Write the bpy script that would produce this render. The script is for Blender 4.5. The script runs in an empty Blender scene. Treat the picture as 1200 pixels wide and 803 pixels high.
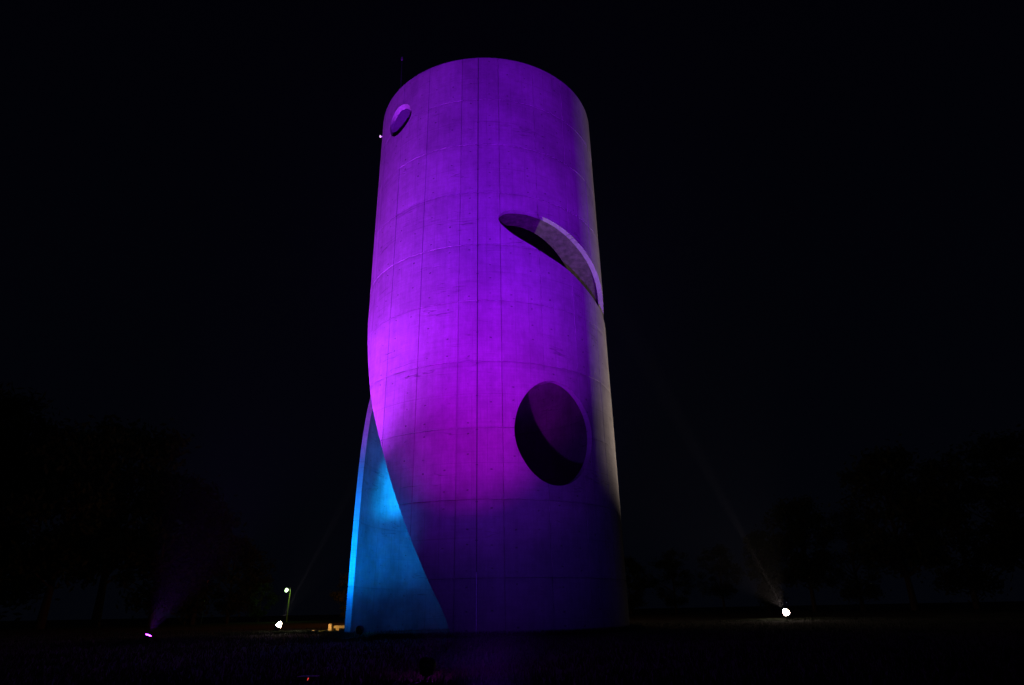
import bpy, bmesh, math, random
from math import sin, cos, radians as rad, pi, sqrt, atan2
from mathutils import Vector, Matrix
import numpy as np
random.seed(7)
sc = bpy.context.scene
C = sc.collection

# ------------------------------------------------------------- camera
F_PX, PITCH, ROLL, CAM_H = 744.83, 22.877, -1.1215, 0.65
cam_d = bpy.data.cameras.new("camera")
cam_d.sensor_width = 36.0
cam_d.lens = F_PX / 1200 * 36.0
cam_d.clip_start = 0.05
cam_d.clip_end = 2000
cam = bpy.data.objects.new("camera", cam_d)
C.objects.link(cam)
cam.matrix_world = (Matrix.Translation((0, 0, CAM_H)) @ Matrix.Rotation(rad(90 + PITCH), 4, 'X')
                    @ Matrix.Rotation(rad(-ROLL * -1), 4, 'Z'))
sc.camera = cam

# ------------------------------------------------------------- night sky
w = bpy.data.worlds.new("World")
sc.world = w
w.use_nodes = True
nt = w.node_tree
bg = nt.nodes['Background']
tc = nt.nodes.new('ShaderNodeTexCoord')
sp = nt.nodes.new('ShaderNodeSeparateXYZ')
rp = nt.nodes.new('ShaderNodeValToRGB')
nt.links.new(tc.outputs['Generated'], sp.inputs[0])
nt.links.new(sp.outputs[2], rp.inputs[0])
nt.links.new(rp.outputs[0], bg.inputs[0])
rp.color_ramp.elements[0].position = 0.0
rp.color_ramp.elements[0].color = (0.30, 0.42, 0.95, 1)
rp.color_ramp.elements[1].position = 0.8
rp.color_ramp.elements[1].color = (0.16, 0.16, 0.62, 1)
bg.inputs[1].default_value = 0.0025

sc.view_settings.view_transform = 'Standard'
sc.view_settings.look = 'None'
sc.view_settings.exposure = 0.0
sc.view_settings.gamma = 1.0

# strengths of the floodlights (watts in Blender's units)
P_VIOLET, P_MAGENTA, P_SIDE = 34000, 7600, 34000
P_WHITE, P_BLUE = 12500, 6500
HAZE = 0.00004

TX, TY = -1.0482, 24.909          # tower axis
R, T = 5.0, 0.20                  # outer radius, wall thickness

# ------------------------------------------------------------- helpers
def tag(o, label=None, cat=None, group=None, kind=None):
    if label: o['label'] = label
    if cat: o['category'] = cat
    if group: o['group'] = group
    if kind: o['kind'] = kind
    return o

def empty(name, loc, label, cat, group=None):
    o = bpy.data.objects.new(name, None)
    C.objects.link(o)
    o.location = loc
    o.empty_display_size = 0.3
    return tag(o, label, cat, group)

def obj(name, bm, mat, parent=None, smooth=False):
    me = bpy.data.meshes.new(name)
    bmesh.ops.recalc_face_normals(bm, faces=bm.faces[:])
    bm.to_mesh(me)
    bm.free()
    if smooth:
        me.polygons.foreach_set('use_smooth', [True] * len(me.polygons))
        me.set_sharp_from_angle(angle=rad(35))
    me.materials.append(mat)
    o = bpy.data.objects.new(name, me)
    C.objects.link(o)
    if parent: o.parent = parent
    return o

def bx(bm, c, s, bev=0.0, rot=None):
    g = bmesh.ops.create_cube(bm, size=1.0)
    m = Matrix.Translation(c) @ (rot or Matrix.Identity(4)) @ Matrix.Diagonal((*s, 1))
    bmesh.ops.transform(bm, matrix=m, verts=g['verts'])
    if bev:
        es = list({e for v in g['verts'] for e in v.link_edges})
        bmesh.ops.bevel(bm, geom=es, offset=bev, segments=2, affect='EDGES', profile=0.5)

def tube(bm, pts, rads, seg=10, cap=True):
    rings = []
    n = len(pts)
    for i, p in enumerate(pts):
        p = Vector(p)
        d = (Vector(pts[min(i + 1, n - 1)]) - Vector(pts[max(i - 1, 0)])).normalized()
        a = d.orthogonal().normalized() if abs(d.z) < 0.9 else Vector((1, 0, 0))
        a = (a - d * a.dot(d)).normalized()
        b = d.cross(a)
        rings.append([bm.verts.new(p + (a * cos(2 * pi * k / seg) + b * sin(2 * pi * k / seg)) * rads[i]) for k in range(seg)])
    for i in range(n - 1):
        for k in range(seg):
            bm.faces.new((rings[i][k], rings[i][(k + 1) % seg], rings[i + 1][(k + 1) % seg], rings[i + 1][k]))
    if cap:
        bm.faces.new(rings[0][::-1]); bm.faces.new(rings[-1])

def lathe(bm, prof, seg=20, mat=Matrix.Identity(4)):
    rings = []
    for (r, z) in prof:
        rings.append([bm.verts.new(mat @ Vector((r * cos(2 * pi * k / seg), r * sin(2 * pi * k / seg), z))) for k in range(seg)])
    for i in range(len(prof) - 1):
        for k in range(seg):
            bm.faces.new((rings[i][k], rings[i][(k + 1) % seg], rings[i + 1][(k + 1) % seg], rings[i + 1][k]))
    bm.faces.new(rings[0][::-1]); bm.faces.new(rings[-1])

# ------------------------------------------------------------- materials
class NT:
    def __init__(s, name):
        s.m = bpy.data.materials.new(name); s.m.use_nodes = True
        s.t = s.m.node_tree; s.b = s.t.nodes['Principled BSDF']
    def n(s, typ, **kw):
        x = s.t.nodes.new(typ)
        for k, v in kw.items(): setattr(x, k, v)
        return x
    def l(s, a, b): s.t.links.new(a, b)
    def math(s, op, a, b=None, c=None, clamp=False):
        x = s.n('ShaderNodeMath', operation=op, use_clamp=clamp)
        for i, v in enumerate((a, b, c)):
            if v is None: continue
            if isinstance(v, (int, float)): x.inputs[i].default_value = v
            else: s.l(v, x.inputs[i])
        return x.outputs[0]
    def noise(s, vec, scale, detail=4, rough=0.55):
        x = s.n('ShaderNodeTexNoise'); x.inputs['Scale'].default_value = scale
        x.inputs['Detail'].default_value = detail; x.inputs['Roughness'].default_value = rough
        s.l(vec, x.inputs['Vector']); return x.outputs['Fac']
    def mapping(s, vec, scale, loc=(0, 0, 0)):
        x = s.n('ShaderNodeMapping'); x.inputs['Scale'].default_value = scale; x.inputs['Location'].default_value = loc
        s.l(vec, x.inputs['Vector']); return x.outputs[0]
    def mrange(s, v, a, b, c, d):
        x = s.n('ShaderNodeMapRange'); s.l(v, x.inputs[0])
        for i, k in enumerate((a, b, c, d)): x.inputs[i + 1].default_value = k
        return x.outputs[0]

LIFT0, LIFT = 1.55, 2.28
PAN = 360 / 21
def concrete(name='board marked concrete', base=(0.36, 0.35, 0.335), blot=0.80):
    k = NT(name)
    tcn = k.n('ShaderNodeTexCoord'); uv = k.n('ShaderNodeUVMap', uv_map='UVMap').outputs[0]
    o3 = tcn.outputs['Object']
    rnd = k.n('ShaderNodeObjectInfo').outputs['Random']
    big = k.mrange(k.noise(o3, 0.55, 5, 0.6), 0.3, 0.7, blot, 1.96 - blot)
    med = k.mrange(k.noise(o3, 3.5, 6, 0.65), 0.3, 0.7, 0.88, 1.10)
    drip = k.mrange(k.noise(k.mapping(uv, (7, 0.45, 1)), 1.0, 4), 0.3, 0.7, 0.91, 1.05)
    board = k.mrange(k.noise(k.mapping(uv, (0.5, 16, 1)), 1.0, 3), 0.3, 0.7, 0.95, 1.05)
    weave = k.mrange(k.noise(k.mapping(uv, (30, 3, 1)), 1.0, 3), 0.3, 0.7, 0.95, 1.05)
    v = k.math('MULTIPLY', k.math('MULTIPLY', big, med), k.math('MULTIPLY', drip, k.math('MULTIPLY', board, weave)))
    v = k.math('MULTIPLY', v, k.mrange(rnd, 0, 1, 0.92, 1.08))
    # darker stain hanging at each pour joint
    s = k.n('ShaderNodeSeparateXYZ'); k.l(uv, s.inputs[0])
    U, V = s.outputs[0], s.outputs[1]
    vl = k.math('FRACT', k.math('DIVIDE', k.math('SUBTRACT', V, LIFT0 - 10 * LIFT), LIFT))
    st = k.mrange(vl, 0.90, 1.0, 0.0, 1.0)
    stn = k.mrange(k.noise(k.mapping(uv, (1.3, 1.5, 1)), 1.0, 4), 0.42, 0.62, 0.0, 1.0)
    v = k.math('MULTIPLY', v, k.math('SUBTRACT', 1.0, k.math('MULTIPLY', k.math('MULTIPLY', st, stn), 0.22)))
    # formwork tie holes
    pu = PAN * pi / 180 * R
    fu = k.math('SUBTRACT', k.math('FRACT', k.math('ADD', k.math('DIVIDE', k.math('SUBTRACT', U, rad(8) * R), pu / 2), 40.5)), 0.5)
    fv = k.math('SUBTRACT', k.math('FRACT', k.math('ADD', k.math('DIVIDE', k.math('SUBTRACT', V, LIFT0), LIFT / 2), 40.5)), 0.5)
    wob = k.noise(k.mapping(uv, (0.9, 0.9, 1)), 1.0, 1)
    du = k.math('SUBTRACT', k.math('MULTIPLY', k.math('ABSOLUTE', fu), pu / 2), 0.36)
    dv = k.math('SUBTRACT', k.math('MULTIPLY', k.math('ABSOLUTE', fv), LIFT / 2), k.math('MULTIPLY', wob, 0.5))
    dd = k.math('SQRT', k.math('ADD', k.math('MULTIPLY', du, du), k.math('MULTIPLY', dv, dv)))
    hole = k.mrange(dd, 0.014, 0.030, 1.0, 0.0)
    hole = k.math('MULTIPLY', hole, k.mrange(k.noise(k.mapping(uv, (1.1, 1.7, 1), (3, 5, 0)), 1.0, 2), 0.46, 0.54, 0.0, 1.0))
    # dirt in the formwork joints and the fainter sheet joints between them
    def joint(fr, half, w0, w1):              # fr in -0.5..0.5 cell coordinate, half = cell size in m
        d_ = k.math('MULTIPLY', k.math('SUBTRACT', 0.5, k.math('ABSOLUTE', fr)), half)
        return k.mrange(d_, w0, w1, 1.0, 0.0)
    pu_ = k.math('SUBTRACT', k.math('FRACT', k.math('ADD', k.math('DIVIDE', k.math('SUBTRACT', U, rad(8) * R), pu), 40.0)), 0.5)
    pv_ = k.math('SUBTRACT', k.math('FRACT', k.math('ADD', k.math('DIVIDE', k.math('SUBTRACT', V, LIFT0), LIFT), 40.0)), 0.5)
    jm = k.math('MAXIMUM', joint(pu_, pu, 0.012, 0.045), joint(pv_, LIFT, 0.012, 0.05))
    fu2 = k.math('SUBTRACT', k.math('FRACT', k.math('ADD', k.math('DIVIDE', k.math('SUBTRACT', U, rad(8) * R), pu / 3), 40.0)), 0.5)
    fv2 = k.math('SUBTRACT', k.math('FRACT', k.math('ADD', k.math('DIVIDE', k.math('SUBTRACT', V, LIFT0), LIFT / 2), 40.0)), 0.5)
    js = k.math('MAXIMUM', joint(fu2, pu / 3, 0.004, 0.02), joint(fv2, LIFT / 2, 0.004, 0.022))
    js = k.math('MULTIPLY', js, k.mrange(k.noise(k.mapping(uv, (0.35, 0.5, 1), (2, 2, 0)), 1.0, 3), 0.44, 0.6, 0.0, 1.0))
    v = k.math('MULTIPLY', v, k.math('SUBTRACT', 1.0, k.math('MULTIPLY', jm, 0.08)))
    v = k.math('MULTIPLY', v, k.math('SUBTRACT', 1.0, k.math('MULTIPLY', js, 0.22)))
    # hairline cracks and pour lines
    cn = k.noise(k.mapping(uv, (0.16, 1.5, 1), (7, 1, 0)), 1.0, 4, 0.5)
    cr = k.mrange(k.math('ABSOLUTE', k.math('SUBTRACT', cn, 0.5)), 0.0, 0.008, 1.0, 0.0)
    cr = k.math('MULTIPLY', cr, k.mrange(k.noise(k.mapping(uv, (0.5, 0.8, 1), (1, 9, 0)), 1.0, 3), 0.52, 0.62, 0.0, 1.0))
    v = k.math('MULTIPLY', v, k.math('SUBTRACT', 1.0, k.math('MULTIPLY', hole, 0.55)))
    v = k.math('MULTIPLY', v, k.math('SUBTRACT', 1.0, k.math('MULTIPLY', cr, 0.45)))
    col = k.n('ShaderNodeMix', data_type='RGBA', blend_type='MULTIPLY'); col.inputs[0].default_value = 1
    col.inputs[6].default_value = (*base, 1)
    cb = k.n('ShaderNodeCombineColor')
    for i in range(3): k.l(v, cb.inputs[i])
    k.l(cb.outputs[0], col.inputs[7]); k.l(col.outputs[2], k.b.inputs['Base Color'])
    k.b.inputs['Roughness'].default_value = 0.82
    k.b.inputs['Specular IOR Level'].default_value = 0.3
    h = k.math('ADD', k.math('MULTIPLY', k.noise(o3, 22, 5, 0.6), 0.35), k.math('MULTIPLY', k.noise(k.mapping(uv, (18, 1.2, 1)), 1.0, 3), 0.35))
    h = k.math('ADD', h, k.math('MULTIPLY', k.noise(k.mapping(uv, (0.6, 5, 1)), 1.0, 3), 0.5))
    h = k.math('SUBTRACT', h, k.math('MULTIPLY', hole, 1.2))
    h = k.math('SUBTRACT', h, k.math('MULTIPLY', cr, 0.8))
    bp = k.n('ShaderNodeBump'); bp.inputs['Strength'].default_value = 0.55; bp.inputs['Distance'].default_value = 0.02
    k.l(h, bp.inputs['Height']); k.l(bp.outputs[0], k.b.inputs['Normal'])
    return k.m

def simple(name, col, rough=0.6, metal=0.0, nscale=6, amp=0.2):
    k = NT(name)
    t_ = k.n('ShaderNodeTexCoord').outputs['Object']
    v = k.mrange(k.noise(t_, nscale, 5), 0.3, 0.7, 1 - amp, 1 + amp)
    mx = k.n('ShaderNodeMix', data_type='RGBA', blend_type='MULTIPLY'); mx.inputs[0].default_value = 1
    mx.inputs[6].default_value = (*col, 1)
    cb = k.n('ShaderNodeCombineColor')
    for i in range(3): k.l(v, cb.inputs[i])
    k.l(cb.outputs[0], mx.inputs[7]); k.l(mx.outputs[2], k.b.inputs['Base Color'])
    k.b.inputs['Roughness'].default_value = rough; k.b.inputs['Metallic'].default_value = metal
    return k.m

def emit(name, col, strength):
    k = NT(name)
    k.b.inputs['Base Color'].default_value = (*[min(1, c) * 0.6 for c in col], 1)
    k.b.inputs['Emission Color'].default_value = (*col, 1)
    k.b.inputs['Emission Strength'].default_value = strength
    return k.m

M_CON = concrete()
M_INNER = concrete('shade darkened inner concrete', (0.18, 0.175, 0.165), 0.60)  # base darkened to deepen the shade seen through the round holes
M_HOUSE = simple('black powder coated metal', (0.025, 0.025, 0.027), 0.5, 0.0, 30, 0.15)
M_STEEL = simple('galvanised steel', (0.32, 0.33, 0.34), 0.45, 0.7, 14, 0.2)
M_CABLE = simple('dark conductor strip', (0.10, 0.10, 0.105), 0.6, 0.2, 20, 0.2)
M_WHITE = simple('white painted metal', (0.75, 0.75, 0.74), 0.5, 0.0, 20, 0.08)
M_STONE = simple('pale bench stone', (0.40, 0.37, 0.32), 0.8, 0.0, 9, 0.25)
M_SOIL = simple('dark lawn', (0.018, 0.024, 0.010), 0.95, 0.0, 1.3, 0.5)
M_GRASS = simple('grass blades', (0.026, 0.040, 0.014), 0.8, 0.0, 0.8, 0.4)
M_LEAF = simple('tree leaves', (0.045, 0.070, 0.022), 0.7, 0.0, 0.7, 0.45)
M_BARK = simple('bark', (0.09, 0.07, 0.05), 0.9, 0.0, 12, 0.35)

# ------------------------------------------------------------- ground
bm = bmesh.new()
from mathutils import noise as mn
xs = [-900, -400, -200, -120] + list(np.arange(-80, 81, 1.0)) + [120, 200, 400, 900]
ys = [-300, -100, -40] + list(np.arange(-10, 111, 1.0)) + [160, 260, 500, 1200]
def gz(x, y):
    f = min(1, max(0, (abs(math.hypot(x - TX, y - TY)) - 5.0) / 6))
    return 0.06 * (mn.noise(Vector((x * 0.22, y * 0.22, 1))) + 0.4 * mn.noise(Vector((x * 0.9, y * 0.9, 4)))) * (0.3 + 0.7 * f) - 0.01
gv = [[bm.verts.new((x, y, gz(x, y) if abs(x) < 90 and -20 < y < 120 else -0.02)) for x in xs] for y in ys]
for j in range(len(ys) - 1):
    for i in range(len(xs) - 1):
        bm.faces.new((gv[j][i], gv[j][i + 1], gv[j + 1][i + 1], gv[j + 1][i]))
tag(obj('ground', bm, M_SOIL, smooth=True), kind='structure')

# ------------------------------------------------------------- tower
root = empty('concrete_tower', (TX, TY, 0),
             'tall round hollow concrete tower washed in purple light, with a slanted slit and round holes', 'tower')

def closed_curve(pts, n):                       # Catmull-Rom through the control points
    out = []
    m = len(pts)
    for i in range(m):
        p0, p1, p2, p3 = (np.array(pts[(i + j - 1) % m], float) for j in range(4))
        for t in np.linspace(0, 1, n, endpoint=False):
            out.append(tuple(0.5 * ((2 * p1) + (-p0 + p2) * t + (2 * p0 - 5 * p1 + 4 * p2 - p3) * t * t + (-p0 + 3 * p1 - 3 * p2 + p3) * t ** 3)))
    return out

def ellipse(c, a, b, tilt, n=72, pw=2.0):
    out = []
    for i in range(n):
        t = 2 * pi * i / n
        x, y = a * cos(t), b * sin(t)
        out.append((math.degrees((c[0] + x * cos(tilt) - y * sin(tilt)) / R), c[1] + x * sin(tilt) + y * cos(tilt)))
    return out

def circ_fit(pts):
    return closed_curve(pts, 6)

upper_round = [(-55.9, 20.27), (-55.2, 20.58), (-52.6, 20.84), (-48.6, 20.97), (-44.1, 20.92), (-40.4, 20.74), (-37.9, 20.45), (-37.0, 20.1),
               (-38.1, 19.79), (-40.9, 19.57), (-44.8, 19.45), (-49.4, 19.50), (-53.5, 19.80)]
lower_round = [(12.4, 6.10), (13.6, 6.67), (16.2, 7.15), (19.9, 7.53), (24.4, 7.77), (29.0, 7.86), (33.9, 7.80), (39.0, 7.59), (43.6, 7.25),
               (47.2, 6.80), (48.6, 6.28), (47.8, 5.74), (44.9, 5.20), (40.4, 4.75), (35.1, 4.44), (29.5, 4.31), (24.1, 4.38), (19.2, 4.66),
               (15.4, 5.09), (13.1, 5.56)]
slit = [(7.4, 14.0), (7.9, 14.25), (10.6, 14.43), (15.1, 14.5), (21, 14.52), (29.3, 14.44), (38.6, 14.26), (49.9, 13.93), (60, 13.6), (69, 13.25),
        (79, 12.75), (88, 12.2), (94, 11.6), (95.5, 11.1), (91, 10.95), (82, 11.2), (71, 11.60), (62, 11.78), (54.4, 11.97), (47.9, 12.19),
        (39.8, 12.48), (30.5, 12.75), (22.4, 13.05), (14.9, 13.37), (10.1, 13.69)]
arch = [(-8.6, -0.9), (-8.9, -0.5), (-10.0, 0.05), (-12.1, 0.52), (-14.9, 0.98), (-18.3, 1.49), (-22.1, 2.1), (-26.7, 2.85), (-32.2, 3.78), (-36.6, 4.55), (-41.0, 5.37), (-45.2, 6.12), (-49.8, 6.89),
        (-56.5, 8.05), (-65.0, 9.85), (-73.4, 11.3), (-84, 12.3), (-94, 12.6), (-101.5, 12.0), (-103.5, 10.9), (-99.5, 9.6), (-94, 8.4),
        (-88.5, 6.9), (-84, 5), (-81, 3), (-79.5, 1), (-78.8, -0.5), (-78.7, -0.9)]

def cutter(poly, sh=0.0):
    bm = bmesh.new()
    lo = [bm.verts.new((rad(t) * R - 0.6 * sh, z, -0.6)) for t, z in poly]
    hi = [bm.verts.new((rad(t) * R + 0.4 * sh, z, 0.4)) for t, z in poly]
    n = len(poly)
    for i in range(n):
        bm.faces.new((lo[i], lo[(i + 1) % n], hi[(i + 1) % n], hi[i]))
    bm.faces.new(lo[::-1]); bm.faces.new(hi)
    bmesh.ops.recalc_face_normals(bm, faces=bm.faces[:])
    me = bpy.data.meshes.new('cut'); bm.to_mesh(me); bm.free()
    o = bpy.data.objects.new('cut', me); C.objects.link(o)
    us = [rad(t) * R for t, _ in poly]; vs = [z for _, z in poly]
    return o, (min(us) - 0.6 * sh, max(us) + 0.4 * sh, min(vs), max(vs))

polys = [circ_fit(upper_round), circ_fit(lower_round), closed_curve(slit, 6),
         closed_curve(arch, 5)]
cutters = [cutter(p, s_) for p, s_ in zip(polys, (0.9, 0.0, 0.0, 0.0))]   # the small hole is cut at a slant
for cobj, b in cutters:
    cobj.update_tag()

def slab(u0, u1, v0, v1, dw, nseg=12, c=0.013, dep=0.02):
    """a closed flat panel in the unrolled (arc length, height, depth) space with rebated edges"""
    us_ = [u0, u0 + c] + [u0 + c + (u1 - u0 - 2 * c) * i / nseg for i in range(1, nseg)] + [u1 - c, u1]
    vs_ = [v0, v0 + c, v1 - c, v1]
    bm = bmesh.new()
    nu, nv = len(us_), len(vs_)
    out = [[bm.verts.new((u, v, (-dep if (i in (0, nu - 1) or j in (0, nv - 1)) else dw))) for i, u in enumerate(us_)] for j, v in enumerate(vs_)]
    inn = [[bm.verts.new((u, v, -T)) for i, u in enumerate(us_)] for v in (v0, v1)]
    for j in range(nv - 1):
        for i in range(nu - 1):
            bm.faces.new((out[j][i], out[j][i + 1], out[j + 1][i + 1], out[j + 1][i]))
    for i in range(nu - 1):
        bm.faces.new((inn[0][i + 1], inn[0][i], inn[1][i], inn[1][i + 1]))
        bm.faces.new((inn[0][i], inn[0][i + 1], out[0][i + 1], out[0][i]))
        bm.faces.new((out[nv - 1][i], out[nv - 1][i + 1], inn[1][i + 1], inn[1][i]))
    bm.faces.new([inn[1][0], inn[0][0]] + [out[j][0] for j in range(nv)])
    bm.faces.new([inn[0][-1], inn[1][-1]] + [out[j][-1] for j in range(nv - 1, -1, -1)])
    bmesh.ops.recalc_face_normals(bm, faces=bm.faces[:])
    me = bpy.data.meshes.new('concrete_panel'); bm.to_mesh(me); bm.free()
    return me

tmp = bpy.data.objects.new('tmp', bpy.data.meshes.new('tmp')); C.objects.link(tmp)
zs = [-0.7] + [LIFT0 + LIFT * i for i in range(10)]
zs[-1] = 22.05
rng = random.Random(3)
def wrap_panel(me, dw):
    n = len(me.vertices)
    co = np.empty(n * 3); me.vertices.foreach_get('co', co); co = co.reshape(-1, 3)
    wv = co[:, 2].copy(); th = co[:, 0] / R
    uvl = me.uv_layers.new(name='UVMap')
    li = np.empty(len(me.loops), dtype=np.int32); me.loops.foreach_get('vertex_index', li)
    uvs = np.stack([co[li, 0], co[li, 1]], -1)
    # on cut faces add the depth so the pattern does not smear
    uvs[:, 0] += wv[li] * 0.9
    uvl.data.foreach_set('uv', uvs.ravel().astype(np.float32))
    rr = R + wv
    new = np.stack([rr * np.sin(th), -rr * np.cos(th), co[:, 1]], -1)
    me.vertices.foreach_set('co', new.ravel()); me.update()
    nor = np.zeros((len(me.loops), 3), dtype=np.float32)
    for p in me.polygons:
        ws = [wv[v] for v in p.vertices]
        if min(ws) > dw - 1e-3: s = 1
        elif max(ws) < -T + 1e-3: s = -1
        else: s = 0
        for l_ in p.loop_indices:
            if s:
                a = th[li[l_]]; nor[l_] = (s * sin(a), -s * cos(a), 0)
            else: nor[l_] = p.normal
    me.normals_split_custom_set(nor.tolist())
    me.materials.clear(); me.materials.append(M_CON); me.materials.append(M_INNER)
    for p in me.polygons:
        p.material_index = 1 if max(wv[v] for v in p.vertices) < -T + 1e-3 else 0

def loose(me):
    par = list(range(len(me.vertices)))
    def f(a):
        while par[a] != a: par[a] = par[par[a]]; a = par[a]
        return a
    for e in me.edges:
        a, b = f(e.vertices[0]), f(e.vertices[1])
        if a != b: par[a] = b
    roots = sorted({f(i) for i in range(len(par))})
    if len(roots) < 2: return [me]
    res = []
    for rt in roots:
        ids = [i for i in range(len(par)) if f(i) == rt]; mp_ = {v: i for i, v in enumerate(ids)}
        m2 = bpy.data.meshes.new('concrete_panel')
        m2.from_pydata([tuple(me.vertices[i].co) for i in ids], [], [[mp_[v] for v in p.vertices] for p in me.polygons if p.vertices[0] in mp_])
        if len(ids) > 7: res.append(m2)
    return res

for k in range(21):
    a0 = 8 - 7 * PAN - 3 * PAN + k * PAN
    a0 = ((a0 + 180) % 360) - 180
    u0, u1 = rad(a0) * R, rad(a0 + PAN) * R
    for j in range(len(zs) - 1):
        dw = rng.uniform(-0.004, 0.004)
        for sh in (0.0,):
            me = slab(u0, u1, zs[j], zs[j + 1], dw)
            # cutters live in -180..180; panels that straddle the seam at the back are never cut
            cs = [c for c, b in cutters if u0 < b[1] and u1 > b[0] and zs[j] < b[3] and zs[j + 1] > b[2]]
            if cs:
                old = me
                for c in cs:
                    tmp.modifiers.clear(); tmp.data = old
                    m = tmp.modifiers.new('b', 'BOOLEAN'); m.operation = 'DIFFERENCE'; m.object = c; m.solver = 'EXACT'
                    dg = bpy.context.evaluated_depsgraph_get(); dg.update()
                    old = bpy.data.meshes.new_from_object(tmp.evaluated_get(dg))
                me = old; me.name = 'concrete_panel'
            if len(me.polygons) < 4: continue
            for pc in (loose(me) if cs else [me]):
                wrap_panel(pc, dw)
                o = bpy.data.objects.new('concrete_panel', pc); C.objects.link(o); o.parent = root
tmp.modifiers.clear()
bpy.data.objects.remove(tmp)
for c, b in cutters: bpy.data.objects.remove(c)

# roof slab closing the shell just below the parapet
bm = bmesh.new()
lathe(bm, [(4.797, 21.35), (4.797, 21.62)], 96)
o = obj('roof_slab', bm, M_CON, root)

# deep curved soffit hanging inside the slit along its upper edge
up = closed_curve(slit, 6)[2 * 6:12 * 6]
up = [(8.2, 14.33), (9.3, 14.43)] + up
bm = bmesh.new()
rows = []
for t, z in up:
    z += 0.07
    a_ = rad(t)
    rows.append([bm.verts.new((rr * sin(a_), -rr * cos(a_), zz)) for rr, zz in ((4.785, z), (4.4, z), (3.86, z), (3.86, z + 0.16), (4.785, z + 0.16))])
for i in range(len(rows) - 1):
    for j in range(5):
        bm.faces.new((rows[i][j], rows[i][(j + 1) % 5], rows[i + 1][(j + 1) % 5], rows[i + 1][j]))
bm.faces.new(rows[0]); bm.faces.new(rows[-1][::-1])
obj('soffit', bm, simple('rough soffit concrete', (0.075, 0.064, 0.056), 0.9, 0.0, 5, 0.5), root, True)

# unseen floor and wall, added to keep the blue light from spreading inside
bm = bmesh.new(); lathe(bm, [(4.797, 10.68), (4.797, 10.92)], 96); obj('light_block_floor', bm, M_CON, root)
bm = bmesh.new(); bx(bm, (0, 0, 5.28), (0.2, 9.56, 10.79)); obj('light_block_wall', bm, M_CON, root)

def arc_strip(bm, th, wdt, z0, z1, r0, r1):
    a = wdt / 2 / R
    t = rad(th)
    q = []
    for rr in (r0, r1):
        for tt in (t - a, t + a):
            for z in (z0, z1):
                q.append(bm.verts.new((rr * sin(tt), -rr * cos(tt), z)))
    for f in ((0, 1, 3, 2), (4, 6, 7, 5), (0, 4, 5, 1), (2, 3, 7, 6), (0, 2, 6, 4), (1, 5, 7, 3)):
        bm.faces.new([q[i] for i in f])
bm = bmesh.new()
arc_strip(bm, -1.5, 0.036, 1.7, 22.06, R - 0.006, R + 0.014)
dc = obj('down_conductor', bm, M_CABLE, root)
bm = bmesh.new()
for z in np.arange(2.6, 21.8, 1.14):
    arc_strip(bm, -1.5, 0.07, z, z + 0.035, R + 0.0145, R + 0.022)
obj('cable_clip', bm, M_CABLE, dc)['kind'] = 'stuff'
bm = bmesh.new()
px, py = (R + 0.03) * sin(rad(-1.5)), -(R + 0.03) * cos(rad(-1.5))
tube(bm, [(px, py, -0.1), (px, py, 1.72)], [0.026, 0.026], 10)
obj('guard_pipe', bm, M_STEEL, root, True)

# mast on the roof
am = empty('antenna_mast', (-4.80, 21.93, 21.62), 'thin steel antenna mast rising behind the left rim of the tower', 'antenna')
bm = bmesh.new()
tube(bm, [(0, 0, 0), (0, 0, 1.2), (-0.02, 0, 2.55)], [0.022, 0.018, 0.012], 8)
obj('pole', bm, M_HOUSE, am, True)
bm = bmesh.new()
tube(bm, [(-0.02, 0, 2.50), (-0.02, 0, 2.56), (-0.02, 0, 2.70), (-0.02, 0, 2.74)], [0.02, 0.045, 0.045, 0.02], 10)
obj('antenna_head', bm, M_CABLE, am, True)
bm = bmesh.new(); bx(bm, (0, 0, 0.01), (0.2, 0.2, 0.02), 0.004)
obj('base_plate', bm, M_STEEL, am)

# small white box on the left edge; emission stands for light it catches
th = rad(-82)
fx = empty('wall_fixture', (TX + R * sin(th), TY - R * cos(th), 21.72), 'small white fixture sticking out from the left edge of the tower near its top', 'wall fixture')
fx.rotation_euler = (0, 0, th)
bm = bmesh.new(); bx(bm, (0, -0.05, 0), (0.05, 0.09, 0.04), 0.006); obj('bracket', bm, M_WHITE, fx)
bm = bmesh.new(); bx(bm, (0, -0.125, 0), (0.10, 0.06, 0.075), 0.012)
obj('fixture_body', bm, emit('pink white caught light', (1.0, 0.75, 0.85), 0.9), fx)

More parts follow.
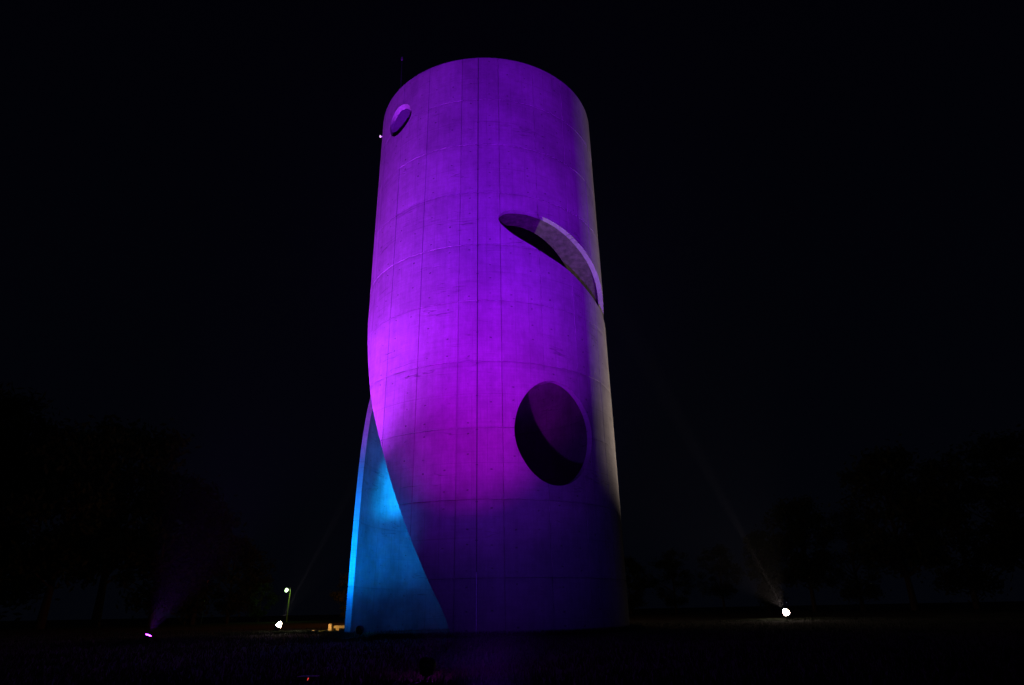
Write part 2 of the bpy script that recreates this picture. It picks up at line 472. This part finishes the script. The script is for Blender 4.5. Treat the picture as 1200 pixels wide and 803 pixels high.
# ------------------------------------------------------------- floodlights
def floodlight(loc, aim, size, color, power, angle, blend, label, lens_strength, dome=0.0, cat='floodlight', group='floodlights around the tower', radius=0.05, extra=None):
    """a yoke-mounted floodlight standing on the lawn; loc = foot, aim = world point"""
    loc = Vector(loc); s = size
    t = empty('floodlight', loc, label, cat, group)
    pivot = Vector((0, 0, 0.62 * s + 0.02))
    d = (Vector(aim) - (loc + pivot)).normalized()
    q = d.to_track_quat('Z', 'Y').to_matrix().to_4x4()
    M = Matrix.Translation(pivot) @ q
    bm = bmesh.new()                                   # body: open-fronted can
    pr = [(0.20 * s, -0.34 * s), (0.36 * s, -0.26 * s), (0.44 * s, 0.0), (0.47 * s, 0.14 * s), (0.47 * s, 0.20 * s), (0.42 * s, 0.20 * s), (0.41 * s, 0.12 * s)]
    lathe(bm, pr, 22, M)
    hs = obj('housing', bm, M_HOUSE, t, True)
    bm = bmesh.new()
    for i in range(7):
        x = (i - 3) * 0.11 * s
        L = sqrt(max(0.01, 0.40 ** 2 - (x / s) ** 2)) * 1.6 * s
        bx(bm, (0, 0, 0), (0.012 * s, L, 0.16 * s), 0, None)
        bmesh.ops.transform(bm, matrix=M @ Matrix.Translation((x, 0, -0.33 * s)), verts=bm.verts[-8:])
    obj('heat_sink', bm, M_HOUSE, hs)
    bm = bmesh.new()
    n = 6
    prof = [(0.405 * s * cos(a), 0.13 * s + dome * s * sin(a)) for a in [pi / 2 * i / n for i in range(n)]] if dome else [(0.405 * s, 0.125 * s), (0.40 * s, 0.135 * s)]
    lathe(bm, [(0.404 * s, 0.122 * s)] + prof, 22, M)
    obj('lens', bm, emit('lamp glass', color, lens_strength), t, True)
    bm = bmesh.new()                                   # yoke
    ax = Vector((0, 0, 1)).cross(d); ax.normalize()
    w_ = 0.53 * s
    bx_r = Matrix.Rotation(atan2(ax.y, ax.x), 4, 'Z')
    for sg in (-1, 1):
        bx(bm, Vector((0, 0, 0.33 * s)) + ax * w_ * sg, (0.03 * s, 0.09 * s, 0.70 * s), 0.003, bx_r)
    bx(bm, (0, 0, 0.005 + 0.015 * s), (2 * w_ + 0.03 * s, 0.09 * s, 0.03 * s), 0, bx_r)
    obj('yoke', bm, M_HOUSE, t)
    bm = bmesh.new(); bx(bm, (0, 0, 0), (0.7 * s, 0.5 * s, 0.02), 0.004, bx_r); obj('base_plate', bm, M_HOUSE, t)
    bm = bmesh.new()
    b0 = M @ Vector((0, 0.1 * s, -0.36 * s))
    tube(bm, [b0, b0 + Vector((0.02, -0.05, -0.1 * s)), (b0.x * 1.6, b0.y * 1.6 - 0.1, 0.03), (b0.x * 2 - 0.3, b0.y * 2 - 0.8, 0.01)], [0.011] * 4, 6)
    obj('cable', bm, M_HOUSE, t)
    for (c2, p2, a2, b2, aim2) in [(color, power, angle, blend, aim)] + (extra or []):
        ld = bpy.data.lights.new('beam', 'SPOT'); ld.color = c2; ld.energy = p2
        ld.spot_size = rad(a2); ld.spot_blend = b2; ld.shadow_soft_size = radius
        lo = bpy.data.objects.new('beam', ld); C.objects.link(lo)
        lo.parent = t
        base = pivot + d * ((0.17 + dome) * s + 0.03 + radius)
        d2 = (Vector(aim2) - (loc + base)).normalized()
        lo.location = base
        lo.rotation_euler = d2.to_track_quat('-Z', 'Y').to_euler()
    return t

VIOLET = (0.26, 0.006, 1.0)
MAG = (0.62, 0.0, 1.0)
floodlight((-0.1, 2.3, -0.03), (0.1, 20.3, 17.2), 0.26, VIOLET, P_VIOLET, 54, 1.0,
           'black floodlight in the near lawn, right one of the two before the tower', 30, radius=0.08)
floodlight((-0.95, 7.4, -0.02), (-1.6, 20, 7.3), 0.20, MAG, P_MAGENTA, 33, 1.0,
           'black floodlight in the near lawn, left one of the two before the tower', 30, radius=0.08,
           extra=[((0.24, 0.008, 1.0), 2200, 60, 1.0, (-1.8, 20, 9.0)), ((0.13, 0.03, 1.0), 1150, 88, 1.0, (0.6, 20, 9.0))])
floodlight((-10.62, 20.0, -0.02), (-5.0, 21.8, 15.8), 0.24, (0.42, 0.03, 1.0), P_SIDE, 66, 1.0,
           'small floodlight with a bright pink and blue glow on the lawn left of the tower', 40, dome=0.12, radius=0.05)
floodlight((13.25, 34.0, 0.0), (4.1, 27.6, 12.0), 0.36, (1.0, 0.78, 0.66), P_WHITE, 72, 0.6,
           'bright white floodlight on the lawn right of the tower', 60, dome=0.75, radius=0.04,
           extra=[((1.0, 0.80, 0.70), 300000, 6, 1.0, (4.6, 29.5, 17.0))])
floodlight((-9.75, 28.2, 0.0), (-3.6, 29, 13.0), 0.27, (1.0, 0.82, 0.66), P_WHITE * 0.35, 50, 0.5,
           'bright white floodlight on the lawn behind the tower on the left', 60, dome=0.8, radius=0.04,
           extra=[((1.0, 0.85, 0.72), 220000, 6, 1.0, (-6.3, 29.5, 8.6))])
floodlight((-4.62, 20.4, 0.0), (-4.8, 27.6, 5.6), 0.28, (0.0, 0.21, 1.0), P_BLUE, 64, 1.0,
           'small dark floodlight at the foot of the tower opening, throwing blue light inside', 30, radius=0.06,
           extra=[((0.0, 0.17, 1.0), 1700, 120, 0.9, (-4.6, 24.0, 4.5)), ((0.0, 0.30, 1.0), 40000, 22, 1.0, (-4.6, 27.9, 6.2))])

# red light on a supply box in the near lawn
bxr = empty('power_box', (-2.31, 7.75, 0), 'low black power box with a tiny red light in the near lawn', 'power box')
bm = bmesh.new(); bx(bm, (0, 0.1, -0.02), (0.22, 0.16, 0.10), 0.01); obj('case', bm, M_HOUSE, bxr)
bm = bmesh.new(); tube(bm, [(0.01, 0.018, -0.015), (0.028, 0.012, 0.018)], [0.006, 0.006], 8); obj('indicator', bm, emit('red indicator', (1.0, 0.08, 0.06), 0.7), bxr)

# ------------------------------------------------------------- street lamp far left, red marker
sl = empty('street_lamp', (-25.0, 75.0, 0), 'tall street lamp with greenish glowing head, behind the white floodlight on the left', 'street lamp')
bm = bmesh.new(); tube(bm, [(0, 0, -0.1), (0, 0, 0.6), (0.02, 0, 2.2), (0.06, 0, 3.0), (0.0, 0, 3.4), (-0.12, -0.1, 3.5)], [0.09, 0.07, 0.06, 0.05, 0.045, 0.04], 10)
obj('pole', bm, simple('lamp post tinted by glow', (0.35, 0.42, 0.18), 0.6, 0, 6, .1), sl, True)  # green of the lamp's glow is put into the post colour
Ms = Matrix.Translation((-0.28, -0.2, 3.25)) @ Matrix.Rotation(rad(28), 4, 'Y') @ Matrix.Scale(0.72, 4)
bm = bmesh.new(); lathe(bm, [(0.05, 0.34), (0.14, 0.30), (0.20, 0.20), (0.20, 0.17)], 16, Ms); obj('lamp_cap', bm, M_HOUSE, sl, True)
bm = bmesh.new(); lathe(bm, [(0.19, 0.168), (0.24, 0.05), (0.24, -0.15), (0.18, -0.32), (0.08, -0.40)], 16, Ms)
obj('lamp_glass', bm, emit('greenish lamp glass', (0.70, 1.0, 0.55), 3), sl, True)
ld = bpy.data.lights.new('glow', 'POINT'); ld.color = (0.55, 1.0, 0.12); ld.energy = 30; ld.shadow_soft_size = 0.05
lo = bpy.data.objects.new('glow', ld); C.objects.link(lo); lo.parent = sl; lo.location = (-0.5, -0.75, 2.9)

mp = empty('marker_post', (-0.4571 * 70, 70, 0), 'slim post with a faint red marker light in front of the left trees', 'marker light')
bm = bmesh.new(); tube(bm, [(0, 0, -.1), (0, 0, 3.7)], [0.05, 0.04], 8); obj('pole', bm, M_STEEL, mp, True)
bm = bmesh.new(); tube(bm, [(0, 0, 3.7), (0.1, 0, 4.1)], [0.07, 0.07], 10); obj('lamp', bm, emit('red marker', (1.0, 0.16, 0.06), 0.12), mp, True)

# ------------------------------------------------------------- bench lit warm behind the tower
bc = empty('stone_bench', (-7.62, 28.6, 0), 'low pale stone bench lit yellow, half hidden behind the foot of the tower', 'bench')
bm = bmesh.new(); bx(bm, (0.62, 0, 0.17), (1.05, 0.36, 0.10), 0.01); obj('seat', bm, M_STONE, bc)
bm = bmesh.new(); bx(bm, (-0.05, 0, 0.155), (0.13, 0.38, 0.27), 0.012); obj('armrest', bm, M_STONE, bc)
for x in (0.25, 1.0):
    bm = bmesh.new(); bx(bm, (x, 0, 0.045), (0.12, 0.28, 0.148), 0.006); obj('leg', bm, M_STONE, bc)
gl = empty('ground_spotlight', (-8.1, 27.6, 0), 'small warm ground light in the grass before the stone bench', 'ground light')
bm = bmesh.new(); lathe(bm, [(0.055, 0.0), (0.055, 0.06), (0.045, 0.07)], 14); obj('casing', bm, M_HOUSE, gl, True)
bm = bmesh.new(); lathe(bm, [(0.040, 0.071), (0.036, 0.075)], 14); obj('lens', bm, emit('warm lens', (1.0, 0.55, 0.15), 2), gl)
ld = bpy.data.lights.new('beam', 'SPOT'); ld.color = (1.0, 0.50, 0.10); ld.energy = 60; ld.spot_size = rad(60); ld.spot_blend = 0.6; ld.shadow_soft_size = 0.03
lo = bpy.data.objects.new('beam', ld); C.objects.link(lo); lo.parent = gl; lo.location = (0, 0, 0.12)
lo.rotation_euler = (Vector((0.85, 1.0, 0.10))).to_track_quat('-Z', 'Y').to_euler()

ol = empty('street_lamp', (-7.5, 52.0, 0), 'orange street lamp hidden behind the foot of the tower', 'street lamp')
bm = bmesh.new(); tube(bm, [(0, 0, -0.1), (0, 0, 4.2), (-0.25, 0, 4.6), (-0.9, 0, 4.7)], [0.08, 0.06, 0.05, 0.04], 10); obj('pole', bm, M_STEEL, ol, True)
bm = bmesh.new(); bx(bm, (-1.1, 0, 4.7), (0.6, 0.22, 0.10), 0.03); lh = obj('lamp_head', bm, M_HOUSE, ol)
bm = bmesh.new(); bx(bm, (-1.1, 0, 4.635), (0.4, 0.16, 0.02), 0.0); obj('lamp_glass', bm, emit('sodium glass', (1.0, 0.35, 0.05), 4), lh)
ld = bpy.data.lights.new('glow', 'POINT'); ld.color = (1.0, 0.25, 0.03); ld.energy = 450; ld.shadow_soft_size = 0.1
lo = bpy.data.objects.new('glow', ld); C.objects.link(lo); lo.parent = ol; lo.location = (-1.1, 0, 4.4)

# ------------------------------------------------------------- trees
def crown_mesh(seed, n=7000, leaf=0.26, spread=0.36, low=0.22):
    """unit-height crown: leaves gathered in clumps at the limb ends (coordinates for a 14 m tree)"""
    r = random.Random(seed); H = 14.0
    limbs = []
    for i in range(46):
        z = H * (low + (1 - low) * r.random() ** 0.8)
        prof = math.sin(pi * min(1, max(0.03, (z / H - low * 0.8) / (1.06 - low * 0.8)))) ** 0.6
        a = r.uniform(0, 2 * pi); q = H * spread * prof * r.uniform(0.35, 1.05)
        limbs.append((Vector((q * cos(a), q * sin(a), z)), r.uniform(0.75, 1.7)))
    vs, fs = [], []
    for i in range(n):
        c, cr = r.choice(limbs)
        p = c + Vector((r.gauss(0, 1), r.gauss(0, 1), r.gauss(0, 0.75))) * cr * 0.5
        u = Vector((r.gauss(0, 1), r.gauss(0, 1), r.gauss(0, 1))).normalized()
        v = u.orthogonal().normalized(); s = leaf * r.uniform(0.6, 1.3)
        k = len(vs)
        vs += [p - u * s, p + v * s * 0.45, p + u * s, p - v * s * 0.45]
        fs.append((k, k + 1, k + 2, k + 3))
    me = bpy.data.meshes.new('crown'); me.from_pydata([tuple(v) for v in vs], [], fs); me.materials.append(M_LEAF)
    bm = bmesh.new()
    tube(bm, [(0, 0, -0.3), (0.05, 0, 2), (0.1, 0.1, 6), (0, 0.2, 11.5)], [0.34, 0.26, 0.17, 0.04], 9)
    for c, cr in limbs[:22]:
        z0 = max(2.2, c.z * 0.62)
        tube(bm, [(0.06, 0.05, z0), tuple(Vector((0, 0, z0)).lerp(c, 0.5) + Vector((0, 0, 0.2))), tuple(c)], [0.09, 0.06, 0.02], 6)
    mt = bpy.data.meshes.new('trunk'); bm.to_mesh(mt); bm.free(); mt.materials.append(M_BARK)
    return me, mt
KINDS = [crown_mesh(11), crown_mesh(12, spread=0.44, low=0.12), crown_mesh(13, spread=0.27, low=0.10)]
def tree(x, y, h, kind, label, group='trees around the lawn'):
    me, mt = KINDS[kind]
    t = empty('tree', (x, y, 0), label, 'tree', group)
    s = h / 14.4
    t.scale = (s, s, s); t.rotation_euler = (0, 0, random.uniform(0, 6.28))
    for nm, m_ in (('crown', me), ('trunk', mt)):
        o = bpy.data.objects.new(nm, m_); C.objects.link(o); o.parent = t
def tr(xy, y, top, kind, label): tree(xy * y, y, 0.65 + top * y, kind, label)
SH = ['broad leafy tree', 'low spreading tree', 'narrow tapering tree']
L = [(-0.98, 48, .34, 1, 'at the far left edge of the frame, nearest the camera'),
     (-0.86, 56, .345, 0, 'tallest of the left tree line'),
     (-0.77, 62, .30, 1, 'second from the left edge, a little shorter'),
     (-0.69, 55, .275, 0, 'in the middle of the left tree line'),
     (-0.61, 60, .285, 0, 'last full-height tree before the left line drops'),
     (-0.53, 58, .205, 1, 'first on the falling slope of the left line'),
     (-0.47, 64, .165, 2, 'slim one on the falling slope of the left line'),
     (-0.42, 66, .11, 1, 'small one near the end of the left line'),
     (-0.375, 78, .05, 1, 'lowest one at the inner end of the left line'),
     (0.165, 86, .07, 1, 'low one just right of the tower'),
     (0.23, 84, .078, 1, 'second low one right of the tower'),
     (0.30, 82, .082, 0, 'third low one right of the tower'),
     (0.365, 76, .105, 2, 'narrow one left of the white floodlight beam'),
     (0.43, 70, .145, 0, 'rounded one behind the right white floodlight'),
     (0.50, 68, .132, 1, 'in the dip of the right tree line'),
     (0.575, 64, .22, 0, 'first tall one of the right tree line'),
     (0.665, 62, .20, 1, 'in the middle of the right tree line'),
     (0.755, 60, .235, 0, 'tall one of the right tree line near the edge'),
     (0.86, 54, .26, 1, 'at the far right edge of the frame')]
for a, y, t_, k_, lb in L:
    tr(a, y, t_, k_, 'dark %s %s' % (SH[k_], lb))
tr(-0.245, 58, 0.055, 1, 'small tree lit dull orange behind the foot of the tower')

# ------------------------------------------------------------- grass
vs, fs = [], []
r = random.Random(21)
def blade(x, y, h):
    a = r.uniform(0, 2 * pi); wd = 0.006 + 0.004 * r.random(); lx, ly = r.gauss(0, .35) * h, r.gauss(0, .35) * h
    k = len(vs); z = gz(x, y)
    vs.extend([(x - wd * cos(a), y - wd * sin(a), z - .01), (x + wd * cos(a), y + wd * sin(a), z - .01), (x + lx, y + ly, z + h)])
    fs.append((k, k + 1, k + 2))
for i in range(70000):
    y = 5.2 + 30 * r.random() ** 1.5; x = r.uniform(-0.85, 0.85) * y
    if math.hypot(x - TX, y - TY) < 5.05: continue
    blade(x, y, r.uniform(0.03, 0.10))
for i in range(26000):
    a = r.uniform(0, 2 * pi); q = 5.04 + abs(r.gauss(0, 0.18))
    blade(TX + q * cos(a), TY + q * sin(a), r.uniform(0.05, 0.17))
for cx, cy in ((13.25, 34.0), (-9.75, 28.2), (-10.62, 20.0), (-4.62, 20.4), (-7.2, 28.3)):
    for i in range(3500):
        blade(cx + r.gauss(0, 1.6), cy + r.gauss(0, 1.6), r.uniform(0.04, 0.11))
me = bpy.data.meshes.new('grass'); me.from_pydata(vs, [], fs); me.materials.append(M_GRASS)
o = bpy.data.objects.new('grass', me); C.objects.link(o); tag(o, 'short dark night lawn around the tower', 'grass', kind='stuff')

# ------------------------------------------------------------- haze
bm = bmesh.new(); bx(bm, (0, 45, 14), (260, 150, 30.4))
hm = bpy.data.materials.new('thin night haze'); hm.use_nodes = True
for n_ in list(hm.node_tree.nodes):
    if n_.type == 'BSDF_PRINCIPLED': hm.node_tree.nodes.remove(n_)
pv = hm.node_tree.nodes.new('ShaderNodeVolumePrincipled')
pv.inputs['Color'].default_value = (0.9, 0.92, 1.0, 1); pv.inputs['Density'].default_value = HAZE; pv.inputs['Anisotropy'].default_value = 0.3
out = [n_ for n_ in hm.node_tree.nodes if n_.type == 'OUTPUT_MATERIAL'][0]
hm.node_tree.links.new(pv.outputs[0], out.inputs['Volume'])
tag(obj('haze', bm, hm), 'thin haze over the whole lawn', 'haze', kind='stuff')
